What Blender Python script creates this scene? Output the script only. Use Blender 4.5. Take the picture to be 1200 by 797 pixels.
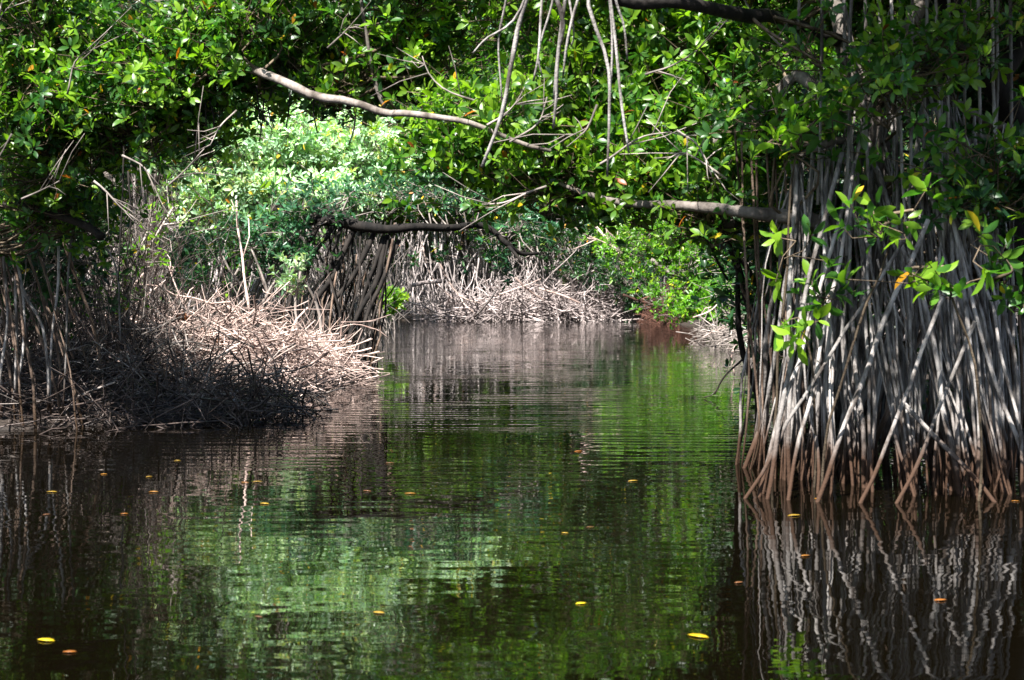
import bpy, math, random
import numpy as np
from mathutils import Vector, noise

random.seed(7)
RNG = np.random.default_rng(11)
S = bpy.context.scene
COL = S.collection
for o in list(bpy.data.objects):
    bpy.data.objects.remove(o, do_unlink=True)

# ------------------------------------------------------------------ camera
CAM_H, FPX, TILT = 1.2, 1700.0, math.atan((398.5 - 322.0) / 1700.0)
cd = bpy.data.cameras.new("camera")
cam = bpy.data.objects.new("camera", cd)
COL.objects.link(cam)
cam.location = (0, 0, CAM_H)
cam.rotation_euler = (math.pi / 2 - TILT, 0, 0)
cd.sensor_width = 36.0
cd.lens = FPX / 1200.0 * 36.0
cd.clip_end = 1000
cd.dof.use_dof = True
cd.dof.focus_distance = 15.0
cd.dof.aperture_fstop = 5.6
S.camera = cam

# ------------------------------------------------------------------ light
SUN_EL, SUN_AZ = 54.0, 207.0      # azimuth clockwise from +Y: where the sun stands
w = bpy.data.worlds.new("World")
S.world = w
w.use_nodes = True
nt = w.node_tree
nt.nodes.clear()
sky = nt.nodes.new('ShaderNodeTexSky')
sky.sky_type = 'NISHITA'
sky.sun_disc = False
sky.sun_elevation = math.radians(SUN_EL)
sky.sun_rotation = math.radians(SUN_AZ)
bg = nt.nodes.new('ShaderNodeBackground')
bg.inputs['Strength'].default_value = 0.055
wo = nt.nodes.new('ShaderNodeOutputWorld')
nt.links.new(sky.outputs[0], bg.inputs[0])
nt.links.new(bg.outputs[0], wo.inputs[0])
sd = bpy.data.lights.new("sun", 'SUN')
sd.energy = 5.0
sd.angle = math.radians(0.5)
sd.color = (1.0, 0.97, 0.92)
sun = bpy.data.objects.new("sun", sd)
COL.objects.link(sun)
az, el = math.radians(SUN_AZ), math.radians(SUN_EL)
sv = Vector((math.sin(az) * math.cos(el), math.cos(az) * math.cos(el), math.sin(el)))
sun.rotation_euler = (-sv).to_track_quat('-Z', 'Y').to_euler()
sun.location = (0, 0, 30)

S.view_settings.view_transform = 'Standard'
S.view_settings.look = 'None'
S.view_settings.gamma = 1.0
S.view_settings.use_curve_mapping = False
S.view_settings.exposure = 1.8
S.render.engine = 'CYCLES'
cy = S.cycles
cy.max_bounces = 6
cy.diffuse_bounces = 3
cy.glossy_bounces = 3
cy.transmission_bounces = 3
cy.transparent_max_bounces = 4
cy.caustics_reflective = False
cy.caustics_refractive = False
cy.use_denoising = True
cy.sample_clamp_indirect = 4.0


# ------------------------------------------------------------------ helpers
def at(px, py, D):
    """point at distance D (metres up the creek) on the sight line through photo pixel px, py"""
    x, u = (px - 600.0) / FPX, (398.5 - py) / FPX
    d = Vector((x, math.cos(TILT) + u * math.sin(TILT), -math.sin(TILT) + u * math.cos(TILT)))
    p = d * (D / d.y)
    return Vector((p.x, p.y, p.z + CAM_H))


def mat(name):
    m = bpy.data.materials.new(name)
    m.use_nodes = True
    n = m.node_tree
    n.nodes.clear()
    out = n.nodes.new('ShaderNodeOutputMaterial')
    return m, n, out


def N(n, t, **kw):
    x = n.nodes.new(t)
    for k, v in kw.items():
        if hasattr(x, k):
            setattr(x, k, v)
        else:
            x.inputs[k].default_value = v
    return x


def ramp(n, fac, stops, interp='LINEAR'):
    r = n.nodes.new('ShaderNodeValToRGB')
    r.color_ramp.interpolation = interp
    e = r.color_ramp.elements
    while len(e) < len(stops):
        e.new(0.5)
    for i, (p, c) in enumerate(stops):
        e[i].position = p
        e[i].color = (*c, 1)
    n.links.new(fac, r.inputs[0])
    return r


def leaf_mat(name, cols, trans=0.4, rough=0.38, spec=0.5, tmul=(1.5, 1.7, 0.7)):
    m, n, out = mat(name)
    a = N(n, 'ShaderNodeAttribute', attribute_name='tint')
    r = ramp(n, a.outputs['Fac'], cols)
    geo = n.nodes.new('ShaderNodeNewGeometry')
    nz = N(n, 'ShaderNodeTexNoise', Scale=1.3, Detail=2.0)
    n.links.new(geo.outputs['Position'], nz.inputs['Vector'])
    hv = N(n, 'ShaderNodeHueSaturation')
    mr = N(n, 'ShaderNodeMapRange')
    mr.inputs['From Min'].default_value = .3
    mr.inputs['From Max'].default_value = .7
    mr.inputs['To Min'].default_value = .65
    mr.inputs['To Max'].default_value = 1.35
    n.links.new(nz.outputs[0], mr.inputs[0])
    n.links.new(mr.outputs[0], hv.inputs['Value'])
    n.links.new(r.outputs[0], hv.inputs['Color'])
    p = N(n, 'ShaderNodeBsdfPrincipled', Roughness=rough)
    p.inputs['Specular IOR Level'].default_value = spec
    n.links.new(hv.outputs[0], p.inputs['Base Color'])
    t = n.nodes.new('ShaderNodeBsdfTranslucent')
    mx = N(n, 'ShaderNodeMix', data_type='RGBA', blend_type='MULTIPLY')
    mx.inputs[0].default_value = 1
    mx.inputs[7].default_value = (*tmul, 1)
    n.links.new(hv.outputs[0], mx.inputs[6])
    n.links.new(mx.outputs[2], t.inputs[0])
    s = N(n, 'ShaderNodeMixShader')
    s.inputs[0].default_value = trans
    n.links.new(p.outputs[0], s.inputs[1])
    n.links.new(t.outputs[0], s.inputs[2])
    n.links.new(s.outputs[0], out.inputs[0])
    return m


def bark_mat(name, dark, light, scale=14.0, spread=(.38, .62), bump=0.5, rough=0.85, tide=None, vary=0.5, stretch=0.25):
    """mottled bark; tide = (height, colour) stains the foot of a root up to the high-water mark"""
    m, n, out = mat(name)
    geo = n.nodes.new('ShaderNodeNewGeometry')
    mp = N(n, 'ShaderNodeMapping')
    mp.inputs['Scale'].default_value = (1, 1, stretch)
    n.links.new(geo.outputs['Position'], mp.inputs[0])
    nz = N(n, 'ShaderNodeTexNoise', Scale=scale, Detail=5.0, Roughness=0.65)
    n.links.new(mp.outputs[0], nz.inputs['Vector'])
    nf = N(n, 'ShaderNodeTexNoise', Scale=scale * 5, Detail=3.0)
    n.links.new(geo.outputs['Position'], nf.inputs['Vector'])
    r = ramp(n, nz.outputs[0], [(spread[0], dark), (spread[1], light)])
    oi = n.nodes.new('ShaderNodeObjectInfo')
    at_ = N(n, 'ShaderNodeAttribute', attribute_name='tint')
    avg = N(n, 'ShaderNodeMath', operation='MULTIPLY_ADD')
    avg.inputs[1].default_value = .35
    sc_ = N(n, 'ShaderNodeMath', operation='MULTIPLY')
    sc_.inputs[1].default_value = .65
    n.links.new(at_.outputs['Fac'], sc_.inputs[0])
    n.links.new(oi.outputs['Random'], avg.inputs[0])
    n.links.new(sc_.outputs[0], avg.inputs[2])
    hv = N(n, 'ShaderNodeHueSaturation')
    mr = N(n, 'ShaderNodeMapRange')
    mr.inputs['To Min'].default_value = 1 - vary
    mr.inputs['To Max'].default_value = 1 + vary
    n.links.new(avg.outputs[0], mr.inputs[0])
    n.links.new(mr.outputs[0], hv.inputs['Value'])
    n.links.new(r.outputs[0], hv.inputs['Color'])
    colr = hv.outputs[0]
    if tide:
        h, tc = tide
        sx = n.nodes.new('ShaderNodeSeparateXYZ')
        n.links.new(geo.outputs['Position'], sx.inputs[0])
        n2 = N(n, 'ShaderNodeTexNoise', Scale=7.0, Detail=4.0)
        n.links.new(geo.outputs['Position'], n2.inputs['Vector'])
        ad = N(n, 'ShaderNodeMath', operation='MULTIPLY_ADD')
        ad.inputs[1].default_value = -h * 1.1
        n.links.new(n2.outputs[0], ad.inputs[0])
        n.links.new(sx.outputs[2], ad.inputs[2])
        mm = N(n, 'ShaderNodeMapRange')
        mm.inputs['From Min'].default_value = -h * .2
        mm.inputs['From Max'].default_value = h * .75
        mm.interpolation_type = 'SMOOTHSTEP'
        n.links.new(ad.outputs[0], mm.inputs[0])
        mx = N(n, 'ShaderNodeMix', data_type='RGBA')
        mx.inputs[6].default_value = (*tc, 1)
        n.links.new(mm.outputs[0], mx.inputs[0])
        n.links.new(colr, mx.inputs[7])
        colr = mx.outputs[2]
    p = N(n, 'ShaderNodeBsdfPrincipled', Roughness=rough)
    p.inputs['Specular IOR Level'].default_value = .25
    n.links.new(colr, p.inputs['Base Color'])
    b = N(n, 'ShaderNodeBump', Strength=bump, Distance=0.01)
    n.links.new(nf.outputs[0], b.inputs['Height'])
    n.links.new(b.outputs[0], p.inputs['Normal'])
    n.links.new(p.outputs[0], out.inputs[0])
    return m


G0, G1, G2 = (0.010, 0.045, 0.016), (0.045, 0.14, 0.018), (0.19, 0.33, 0.016)
YE, OR_, BR = (0.6, 0.42, 0.02), (0.45, 0.12, 0.015), (0.12, 0.035, 0.012)
STD = [(0, G0), (.45, G1), (.86, G2), (.965, (0.2, 0.36, 0.03)), (.982, YE), (.992, OR_), (1, BR)]
M = {}
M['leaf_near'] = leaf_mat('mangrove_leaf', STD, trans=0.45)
M['leaf_bush'] = leaf_mat('painted_sunlit_leaf', [(0, (0.13, 0.26, 0.15)), (.5, (0.39, 0.60, 0.36)), (.9, (0.62, 0.74, 0.34)), (.98, YE), (1, OR_)], trans=0.3, rough=0.36, spec=1.0)  # leaf colour lightened beyond natural, so the sun glare is painted in
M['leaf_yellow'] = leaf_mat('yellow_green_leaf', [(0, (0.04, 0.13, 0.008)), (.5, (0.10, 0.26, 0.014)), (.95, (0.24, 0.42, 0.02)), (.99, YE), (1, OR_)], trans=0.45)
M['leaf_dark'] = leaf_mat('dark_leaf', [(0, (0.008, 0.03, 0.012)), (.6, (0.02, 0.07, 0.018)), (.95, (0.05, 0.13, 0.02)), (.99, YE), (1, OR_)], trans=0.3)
M['leaf_teal'] = leaf_mat('blue_green_leaf', [(0, (0.02, 0.07, 0.035)), (.6, (0.045, 0.14, 0.06)), (.95, (0.1, 0.22, 0.07)), (.99, YE), (1, OR_)], trans=0.3)
M['root_pale'] = bark_mat('pale_root_bark', (0.065, 0.054, 0.047), (0.37, 0.34, 0.32), vary=.5, tide=(0.36, (0.05, 0.026, 0.015)))
M['root_far'] = bark_mat('far_root_bark', (0.13, 0.11, 0.105), (0.47, 0.41, 0.395), scale=6, vary=.5, tide=(0.16, (0.08, 0.045, 0.03)))
M['root_brown'] = bark_mat('brown_root_bark', (0.05, 0.032, 0.022), (0.2, 0.14, 0.105), tide=(0.3, (0.045, 0.026, 0.014)))
M['bark_grey'] = bark_mat('grey_limb_bark', (0.05, 0.04, 0.033), (0.25, 0.215, 0.19), scale=9, spread=(.35, .68))
M['bark_dark_shaded'] = bark_mat('shade_darkened_bark', (0.005, 0.004, 0.0035), (0.024, 0.019, 0.016), scale=9)  # dark wet bark, blackened further to carry the shade of foliage above
M['twig'] = bark_mat('twig_bark', (0.05, 0.035, 0.022), (0.16, 0.12, 0.08))
M['twig_grey'] = bark_mat('grey_twig_bark', (0.09, 0.075, 0.065), (0.34, 0.29, 0.26), scale=5)
M['stick_pale'] = bark_mat('bleached_stick', (0.15, 0.095, 0.078), (0.68, 0.52, 0.455), scale=3, spread=(.3, .65), vary=.6)
M['stick_dark'] = bark_mat('wet_dark_stick', (0.018, 0.013, 0.011), (0.10, 0.075, 0.065), scale=4, rough=.33)
M['stick_grey'] = bark_mat('far_grey_stick', (0.13, 0.105, 0.10), (0.5, 0.42, 0.40), scale=2.5)
M['brown_leaf'] = leaf_mat('dead_brown_leaf', [(0, (0.09, 0.035, 0.015)), (1, (0.28, 0.12, 0.05))], trans=.2, rough=.7, tmul=(1, .7, .4))
M['rust'] = bark_mat('rust_brown_twig', (0.035, 0.018, 0.013), (0.14, 0.065, 0.045), scale=5)
M['float_yellow'] = leaf_mat('floating_yellow_leaf', [(0, (0.55, 0.36, 0.01)), (1, (0.75, 0.55, 0.02))], trans=.1, tmul=(1, 1, 1))
M['float_dull'] = leaf_mat('floating_dull_leaf', [(0, (0.26, 0.15, 0.02)), (1, (0.4, 0.25, 0.025))], trans=.1, tmul=(1, 1, 1))
M['float_orange'] = leaf_mat('floating_orange_leaf', [(0, (0.3, 0.10, 0.015)), (1, (0.36, 0.16, 0.02))], trans=.1, tmul=(1, 1, 1))
M['float_brown'] = leaf_mat('floating_brown_leaf', [(0, (0.12, 0.05, 0.02)), (1, (0.18, 0.075, 0.03))], trans=.1, tmul=(1, 1, 1))


def mk(name, verts, loops, sizes, material, parent=None, base=(0, 0, 0), tint=None, smooth=False):
    verts = np.asarray(verts, dtype=np.float32) - np.asarray(base, dtype=np.float32)
    loops = np.asarray(loops, dtype=np.int32)
    sizes = np.asarray(sizes, dtype=np.int32)
    me = bpy.data.meshes.new(name)
    me.vertices.add(len(verts))
    me.vertices.foreach_set('co', verts.ravel())
    me.loops.add(len(loops))
    me.loops.foreach_set('vertex_index', loops)
    me.polygons.add(len(sizes))
    st = np.concatenate(([0], np.cumsum(sizes)[:-1])).astype(np.int32)
    me.polygons.foreach_set('loop_start', st)
    me.polygons.foreach_set('loop_total', sizes)
    if smooth:
        me.polygons.foreach_set('use_smooth', np.ones(len(sizes), dtype=bool))
    me.update(calc_edges=True)
    if tint is not None:
        a = me.attributes.new('tint', 'FLOAT', 'FACE')
        a.data.foreach_set('value', np.asarray(tint, dtype=np.float32))
    me.materials.append(material)
    o = bpy.data.objects.new(name, me)
    COL.objects.link(o)
    if parent is not None:
        o.parent = parent
    else:
        o.location = base
    return o


def thing(name, label, cat, loc, group=None):
    o = bpy.data.objects.new(name, None)
    o.empty_display_size = .2
    COL.objects.link(o)
    o.location = loc
    o['label'] = label
    o['category'] = cat
    if group:
        o['group'] = group
    return o


def tag(o, label=None, cat=None, group=None, kind=None):
    for k, v in (('label', label), ('category', cat), ('group', group), ('kind', kind)):
        if v:
            o[k] = v
    return o


class Tubes:
    """collects tapered tubes into one mesh"""
    def __init__(self):
        self.v, self.l, self.s, self.t, self.n = [], [], [], [], 0

    def add(self, pts, radii, sides=6, cap=True):
        P = np.array([tuple(p) for p in pts], dtype=np.float64)
        k = len(P)
        R = np.asarray(radii, dtype=np.float64)
        if R.ndim == 0:
            R = np.full(k, float(R))
        if len(R) == 2 and k != 2:
            R = np.linspace(R[0], R[1], k)
        T = np.gradient(P, axis=0)
        T /= np.linalg.norm(T, axis=1, keepdims=True) + 1e-9
        ref = np.array([0, 0, 1.0]) if abs(T[0][2]) < .8 else np.array([1.0, 0, 0])
        A = np.cross(T, ref)
        A /= np.linalg.norm(A, axis=1, keepdims=True) + 1e-9
        B = np.cross(T, A)
        an = np.arange(sides) * 2 * math.pi / sides
        V = P[:, None, :] + R[:, None, None] * (np.cos(an)[None, :, None] * A[:, None, :] + np.sin(an)[None, :, None] * B[:, None, :])
        self.v.append(V.reshape(-1, 3))
        i = np.arange(k - 1)[:, None] * sides
        j = np.arange(sides)[None, :]
        j2 = (j + 1) % sides
        F = np.stack([i + j, i + j2, i + sides + j2, i + sides + j], axis=-1).reshape(-1, 4) + self.n
        self.l.append(F.ravel())
        self.s.append(np.full(len(F), 4))
        if cap:
            self.l.append(np.arange(sides)[::-1] + self.n)
            self.l.append(np.arange(sides) + self.n + (k - 1) * sides)
            self.s.append(np.array([sides, sides]))
        self.t.append(np.full(len(F) + (2 if cap else 0), random.random()))
        self.n += k * sides

    def build(self, name, material, parent=None, base=(0, 0, 0)):
        if not self.v:
            return None
        return mk(name, np.concatenate(self.v), np.concatenate(self.l), np.concatenate(self.s), material, parent, base, tint=np.concatenate(self.t), smooth=True)


def smooth_path(pts, k=12, wob=0.0, seed=0.0):
    """Catmull-Rom through the points, with a little crookedness"""
    P = [Vector(p) for p in pts]
    P = [P[0] * 2 - P[1]] + P + [P[-1] * 2 - P[-2]]
    out = []
    n = len(P) - 3
    for i in range(k):
        t = i / (k - 1) * n
        a = min(int(t), n - 1)
        u = t - a
        p0, p1, p2, p3 = P[a:a + 4]
        q = 0.5 * ((2 * p1) + (p2 - p0) * u + (2 * p0 - 5 * p1 + 4 * p2 - p3) * u * u + (3 * p1 - p0 - 3 * p2 + p3) * u ** 3)
        if wob:
            q = q + noise.noise_vector(q * 2.3 + Vector((seed, seed * 1.7, 3.1))) * wob
        out.append(q)
    return out


def knobs(k, r0, r1, amt=.12):
    return [(r0 + (r1 - r0) * i / (k - 1)) * (1 + random.uniform(-amt, amt)) for i in range(k)]


# leaf templates: stem at the origin, growing along +X, upper side +Z
def leaf_template(detail):
    if detail:
        c = [(0, 0, 0), (.22, 0, .035), (.5, 0, .05), (.78, 0, .02), (1, 0, -.05)]
        L = [(.2, .12, .06), (.52, .20, .085), (.8, .14, .05)]
        V = c + L + [(x, -y, z) for x, y, z in L]
        F = [(0, 1, 5), (1, 2, 6, 5), (2, 3, 7, 6), (3, 4, 7), (0, 8, 1), (1, 8, 9, 2), (2, 9, 10, 3), (3, 10, 4)]
    else:
        V = [(0, 0, 0), (.35, .17, .05), (.74, .17, .04), (1, 0, -.03), (.74, -.17, .04), (.35, -.17, .05)]
        F = [(0, 3, 2, 1), (0, 5, 4, 3)]
    return np.array(V, dtype=np.float64), F


TPL = {True: leaf_template(True), False: leaf_template(False)}


def leaves(pos, dirs, ups, size, tint, detail, width=1.0):
    """arrays of leaf geometry from positions, pointing directions, up hints, lengths"""
    V, F = TPL[detail]
    X = dirs / (np.linalg.norm(dirs, axis=1, keepdims=True) + 1e-9)
    Y = np.cross(ups, X)
    Y /= np.linalg.norm(Y, axis=1, keepdims=True) + 1e-9
    Z = np.cross(X, Y)
    W = V[None, :, 0, None] * X[:, None, :] + width * V[None, :, 1, None] * Y[:, None, :] + V[None, :, 2, None] * Z[:, None, :]
    W = W * size[:, None, None] + pos[:, None, :]
    m, k = len(pos), len(V)
    flat = np.concatenate([np.array(f) for f in F])
    sz = np.array([len(f) for f in F])
    Lo = (np.arange(m)[:, None] * k + flat[None, :]).ravel()
    return W.reshape(-1, 3), Lo, np.tile(sz, m), np.repeat(tint, len(F))


def unit(v):
    return v / (np.linalg.norm(v, axis=-1, keepdims=True) + 1e-9)


def clumpy(P, f=1.0, s=0.0):
    q = P * f + s
    return (np.sin(q[:, 0] * 2.1 + 1.3 * np.sin(q[:, 1] * 1.7)) + np.sin(q[:, 1] * 2.7 + 1.1 * np.sin(q[:, 2] * 2.3))
            + np.sin(q[:, 2] * 3.1 + 1.5 * np.sin(q[:, 0] * 1.9))) / 3


def foliage(blobs, limbs, leaf=0.09, ros=6, per=7, spread=.2, detail=False, gaps=-.15, freq=1.6, seed=0, lift=.6, hue=0.0, tw=True, face=(0, 0, 0)):
    """blobs: (centre, (rx, ry, rz), number of sprays). Returns leaf arrays and a Tubes of twigs tied to the limbs"""
    rng = np.random.default_rng(seed + 100)
    C, O = [], []
    for c, r, n in blobs:
        c = np.array(tuple(c), dtype=float)
        r = np.array(r, dtype=float)
        d = unit(rng.normal(size=(n * 3, 3)))
        q = d * (rng.random((n * 3, 1)) ** (1 / 2.4)) * r
        p = q + c
        keep = clumpy(p, freq, seed * 3.7) > gaps
        p, d = p[keep][:n], d[keep][:n]
        C.append(p)
        O.append(d)
    C, O = np.concatenate(C), np.concatenate(O)
    n = len(C)
    ax = unit(O * .7 + np.array([0, 0, lift]) + np.array(face) + rng.normal(size=(n, 3)) * .45)
    # rosettes
    R = np.repeat(C, ros, axis=0) + rng.normal(size=(n * ros, 3)) * spread * np.array([1, 1, .7])
    RA = unit(np.repeat(ax, ros, axis=0) + rng.normal(size=(n * ros, 3)) * .5)
    rtint = rng.normal(size=n * ros) * .13
    stint = np.repeat(rng.normal(size=n) * .13, ros)
    m = len(R)
    # frame per rosette
    t1 = unit(np.cross(RA, rng.normal(size=(m, 3))))
    t2 = np.cross(RA, t1)
    k = per
    ang = (np.arange(k)[None, :] * (2.399)) + rng.random((m, 1)) * 6.28
    pol = np.radians(rng.uniform(28, 98, size=(m, k)))
    D = (np.cos(pol)[..., None] * RA[:, None, :] + np.sin(pol)[..., None] * (np.cos(ang)[..., None] * t1[:, None, :] + np.sin(ang)[..., None] * t2[:, None, :]))
    U = np.repeat(RA[:, None, :], k, axis=1) + rng.normal(size=(m, k, 3)) * .25
    P = R[:, None, :] + D * leaf * .12 - RA[:, None, :] * rng.uniform(0, leaf * .5, size=(m, k, 1))
    sz = leaf * rng.uniform(.6, 1.25, size=(m, k))
    young = (pol < math.radians(45))
    tint = .45 + rtint[:, None] + stint[:, None] + rng.normal(size=(m, k)) * .13 + young * .17 + hue
    tint = np.clip(tint, 0.02, .955)
    old = rng.random((m, k))
    tint = np.where(old < .012, rng.uniform(.97, 1, size=(m, k)), tint)
    keep = rng.random((m, k)) > .08
    arr = leaves(P[keep], D[keep], U[keep], sz[keep], tint[keep], detail)
    T = Tubes()
    if tw:
        LP = np.array([tuple(p) for l in limbs for p in l]) if limbs else None
        org = C - ax * spread * 1.3
        for i in range(n):
            for j in range(ros):
                r = R[i * ros + j]
                mid = (org[i] + r) / 2 + rng.normal(size=3) * .03
                T.add([org[i], mid, r], [.0045, .0028], 3, cap=False)
            if LP is not None and rng.random() < .45:
                dd = np.linalg.norm(LP - org[i], axis=1)
                t = LP[dd.argmin()]
                if dd.min() < 3.5:
                    mid = (org[i] + t) / 2 + rng.normal(size=3) * .12 * dd.min() ** .5
                    T.add(smooth_path([t, mid, org[i]], 6), [.011 + .003 * dd.min(), .005], 4, cap=False)
    return arr, T


def crown(parent, base, blobs, limbs, material, twigmat, name='crown', **kw):
    arr, T = foliage(blobs, limbs, **kw)
    o = mk(name, arr[0], arr[1], arr[2], material, parent, base, tint=arr[3])
    if T.v:
        tw_ = T.build('twigs', twigmat, parent, base)
        tw_.parent = o
    return o


def pxblob(px, py, rx, ry, D, rd, n):
    s = D / FPX
    return (at(px, py, D), (rx * s, rd, ry * s), n)


def limb(parent, base, pts, r0, r1, material, k=16, sides=8, wob=.05, name='limb'):
    p = smooth_path(pts, k, wob, random.uniform(0, 50))
    T = Tubes()
    T.add(p, knobs(k, r0, r1, .07), sides)
    T.build(name, material, parent, base)
    return p


def prop_root(parent, base, top, foot, r0, r1, material, bow=.3, k=11, sides=6, fork=.0, name='prop_root', wob=.035, depth=-.45):
    top, foot = Vector(top), Vector(foot)
    foot.z = depth
    h = top - foot
    mid = foot + Vector((h.x * bow, h.y * bow, h.z * (.5 + .1 * random.random())))
    q = foot + Vector((h.x * bow * .42, h.y * bow * .42, h.z * .25))
    p = smooth_path([top, mid, q, foot], k, wob, random.uniform(0, 90))
    T = Tubes()
    T.add(p, knobs(k, r0, r1, .1), sides)
    while random.random() < fork:
        i = random.randint(int(k * .55), k - 3)
        a = p[i]
        ang = random.uniform(0, 6.28)
        rr = random.uniform(.08, .22)
        b = Vector((a.x + math.cos(ang) * rr, a.y + math.sin(ang) * rr, depth))
        m = (a + b) / 2 + Vector((math.cos(ang), math.sin(ang), 0)) * .03
        T.add(smooth_path([a, m, b], 6, .01, random.random() * 9), [r1 * .95, r1 * .75], sides)
        fork *= .4
    T.build(name, material, parent, base)
    return p


# ------------------------------------------------------------------ the creek: ground and water
CH = [(-9, -30), (-7.5, 4), (-5.2, 9.6), (-4.2, 10.9), (-3.1, 11.6), (-2.4, 12.4), (-2.05, 14), (-1.85, 15.6), (-1.6, 17.4), (-1.95, 19.2),
      (-2.9, 24), (-3.4, 34), (-3.3, 38.2), (0, 38.9), (2.9, 38.6), (3.9, 36), (4.5, 30), (3.9, 23), (3.1, 15), (2.7, 10.8),
      (3.2, 9.8), (5, 8.5), (7.5, 3), (9, -30)]


def chan_dist(x, y):
    inside = False
    best = 1e9
    n = len(CH)
    for i in range(n):
        ax_, ay = CH[i]
        bx, by = CH[(i + 1) % n]
        if (ay > y) != (by > y) and x < (bx - ax_) * (y - ay) / (by - ay) + ax_:
            inside = not inside
        dx, dy = bx - ax_, by - ay
        t = max(0, min(1, ((x - ax_) * dx + (y - ay) * dy) / (dx * dx + dy * dy)))
        best = min(best, math.hypot(x - ax_ - t * dx, y - ay - t * dy))
    return -best if inside else best


def ground_z(x, y):
    d = chan_dist(x, y)
    nn = noise.noise(Vector((x * .9, y * .9, 0))) * .07 + noise.noise(Vector((x * 3.1, y * 3.1, 2))) * .03
    if d < 0:
        return max(-1.3, d * .9) - .03 + nn * .4
    return min(.3, d * .28) * 1.0 + nn


def axis_vals(a0, a1, core0, core1, step, grow=1.35):
    v = list(np.arange(core0, core1 + .001, step))
    s, x = step, core1
    while x < a1:
        s *= grow
        x += s
        v.append(x)
    s, x = step, core0
    while x > a0:
        s *= grow
        x -= s
        v.insert(0, x)
    return v


def grid_sheet(name, xs, ys, zf, material):
    nx, ny = len(xs), len(ys)
    V = [(x, y, zf(x, y)) for y in ys for x in xs]
    i = np.arange(nx - 1)[None, :] + np.arange(ny - 1)[:, None] * nx
    F = np.stack([i, i + 1, i + 1 + nx, i + nx], axis=-1).reshape(-1)
    o = mk(name, V, F, np.full((nx - 1) * (ny - 1), 4), material, smooth=True)
    return o


m, n, out = mat('mud')
geo = n.nodes.new('ShaderNodeNewGeometry')
nz = N(n, 'ShaderNodeTexNoise', Scale=6.0, Detail=6.0, Roughness=.7)
n.links.new(geo.outputs['Position'], nz.inputs['Vector'])
r = ramp(n, nz.outputs[0], [(.35, (0.012, 0.009, 0.007)), (.55, (0.03, 0.02, 0.014)), (.7, (0.06, 0.04, 0.028))])
p = N(n, 'ShaderNodeBsdfPrincipled', Roughness=.7)
n.links.new(r.outputs[0], p.inputs['Base Color'])
b = N(n, 'ShaderNodeBump', Strength=.8, Distance=.04)
n.links.new(nz.outputs[0], b.inputs['Height'])
n.links.new(b.outputs[0], p.inputs['Normal'])
n.links.new(p.outputs[0], out.inputs[0])
M['mud'] = m

g = grid_sheet('ground', axis_vals(-220, 220, -8, 8, .2), axis_vals(-60, 300, 4, 44, .25), ground_z, M['mud'])
tag(g, 'dark muddy creek banks under the mangroves', kind='structure')

m, n, out = mat('creek_water')
geo = n.nodes.new('ShaderNodeNewGeometry')
sep = n.nodes.new('ShaderNodeSeparateXYZ')
n.links.new(geo.outputs['Position'], sep.inputs[0])
# broad slow swell
mp1 = N(n, 'ShaderNodeMapping')
mp1.inputs['Scale'].default_value = (1.6, 2.6, 1)
n.links.new(geo.outputs['Position'], mp1.inputs[0])
n1 = N(n, 'ShaderNodeTexNoise', Scale=1.0, Detail=2.0, Roughness=.5)
n.links.new(mp1.outputs[0], n1.inputs['Vector'])
# fine ripples spreading as rings
mp2 = N(n, 'ShaderNodeMapping')
mp2.inputs['Location'].default_value = (-.6, -19.0, 0)
mp2.inputs['Scale'].default_value = (.35, 1.0, 1)
n.links.new(geo.outputs['Position'], mp2.inputs[0])
wv = N(n, 'ShaderNodeTexWave', wave_type='RINGS', rings_direction='SPHERICAL', Scale=1.7, Distortion=7.0, Detail=2.0)
wv.inputs['Detail Scale'].default_value = 1.2
n.links.new(mp2.outputs[0], wv.inputs['Vector'])
mp3 = N(n, 'ShaderNodeMapping')
mp3.inputs['Scale'].default_value = (3.0, 9.0, 1)
n.links.new(geo.outputs['Position'], mp3.inputs[0])
n3 = N(n, 'ShaderNodeTexNoise', Scale=1.0, Detail=2.0)
n.links.new(mp3.outputs[0], n3.inputs['Vector'])
# patches where the air touches the water
np_ = N(n, 'ShaderNodeTexNoise', Scale=.55, Detail=2.0)
n.links.new(geo.outputs['Position'], np_.inputs['Vector'])
pm = N(n, 'ShaderNodeMapRange')
pm.inputs['From Min'].default_value = .42
pm.inputs['From Max'].default_value = .6
pm.inputs['To Min'].default_value = .15
n.links.new(np_.outputs[0], pm.inputs[0])
far = N(n, 'ShaderNodeMapRange')
far.inputs['From Min'].default_value = 6.5
far.inputs['From Max'].default_value = 10.5
far.inputs['To Min'].default_value = .12
n.links.new(sep.outputs[1], far.inputs[0])
mu = N(n, 'ShaderNodeMath', operation='MULTIPLY')
n.links.new(pm.outputs[0], mu.inputs[0])
n.links.new(far.outputs[0], mu.inputs[1])
mw = N(n, 'ShaderNodeMath', operation='MULTIPLY')
n.links.new(wv.outputs['Fac'], mw.inputs[0])
n.links.new(mu.outputs[0], mw.inputs[1])
b1 = N(n, 'ShaderNodeBump', Strength=1.0, Distance=.0038)
n.links.new(n1.outputs[0], b1.inputs['Height'])
b2 = N(n, 'ShaderNodeBump', Strength=1.0, Distance=.0017)
n.links.new(mw.outputs[0], b2.inputs['Height'])
n.links.new(b1.outputs[0], b2.inputs['Normal'])
b3 = N(n, 'ShaderNodeBump', Strength=1.0, Distance=.0006)
n.links.new(n3.outputs[0], b3.inputs['Height'])
n.links.new(b2.outputs[0], b3.inputs['Normal'])
p = N(n, 'ShaderNodeBsdfPrincipled', Roughness=.015)
p.inputs['Base Color'].default_value = (0.0022, 0.0016, 0.0007, 1)
p.inputs['IOR'].default_value = 1.35
n.links.new(b3.outputs[0], p.inputs['Normal'])
n.links.new(p.outputs[0], out.inputs[0])
M['water'] = m
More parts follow.
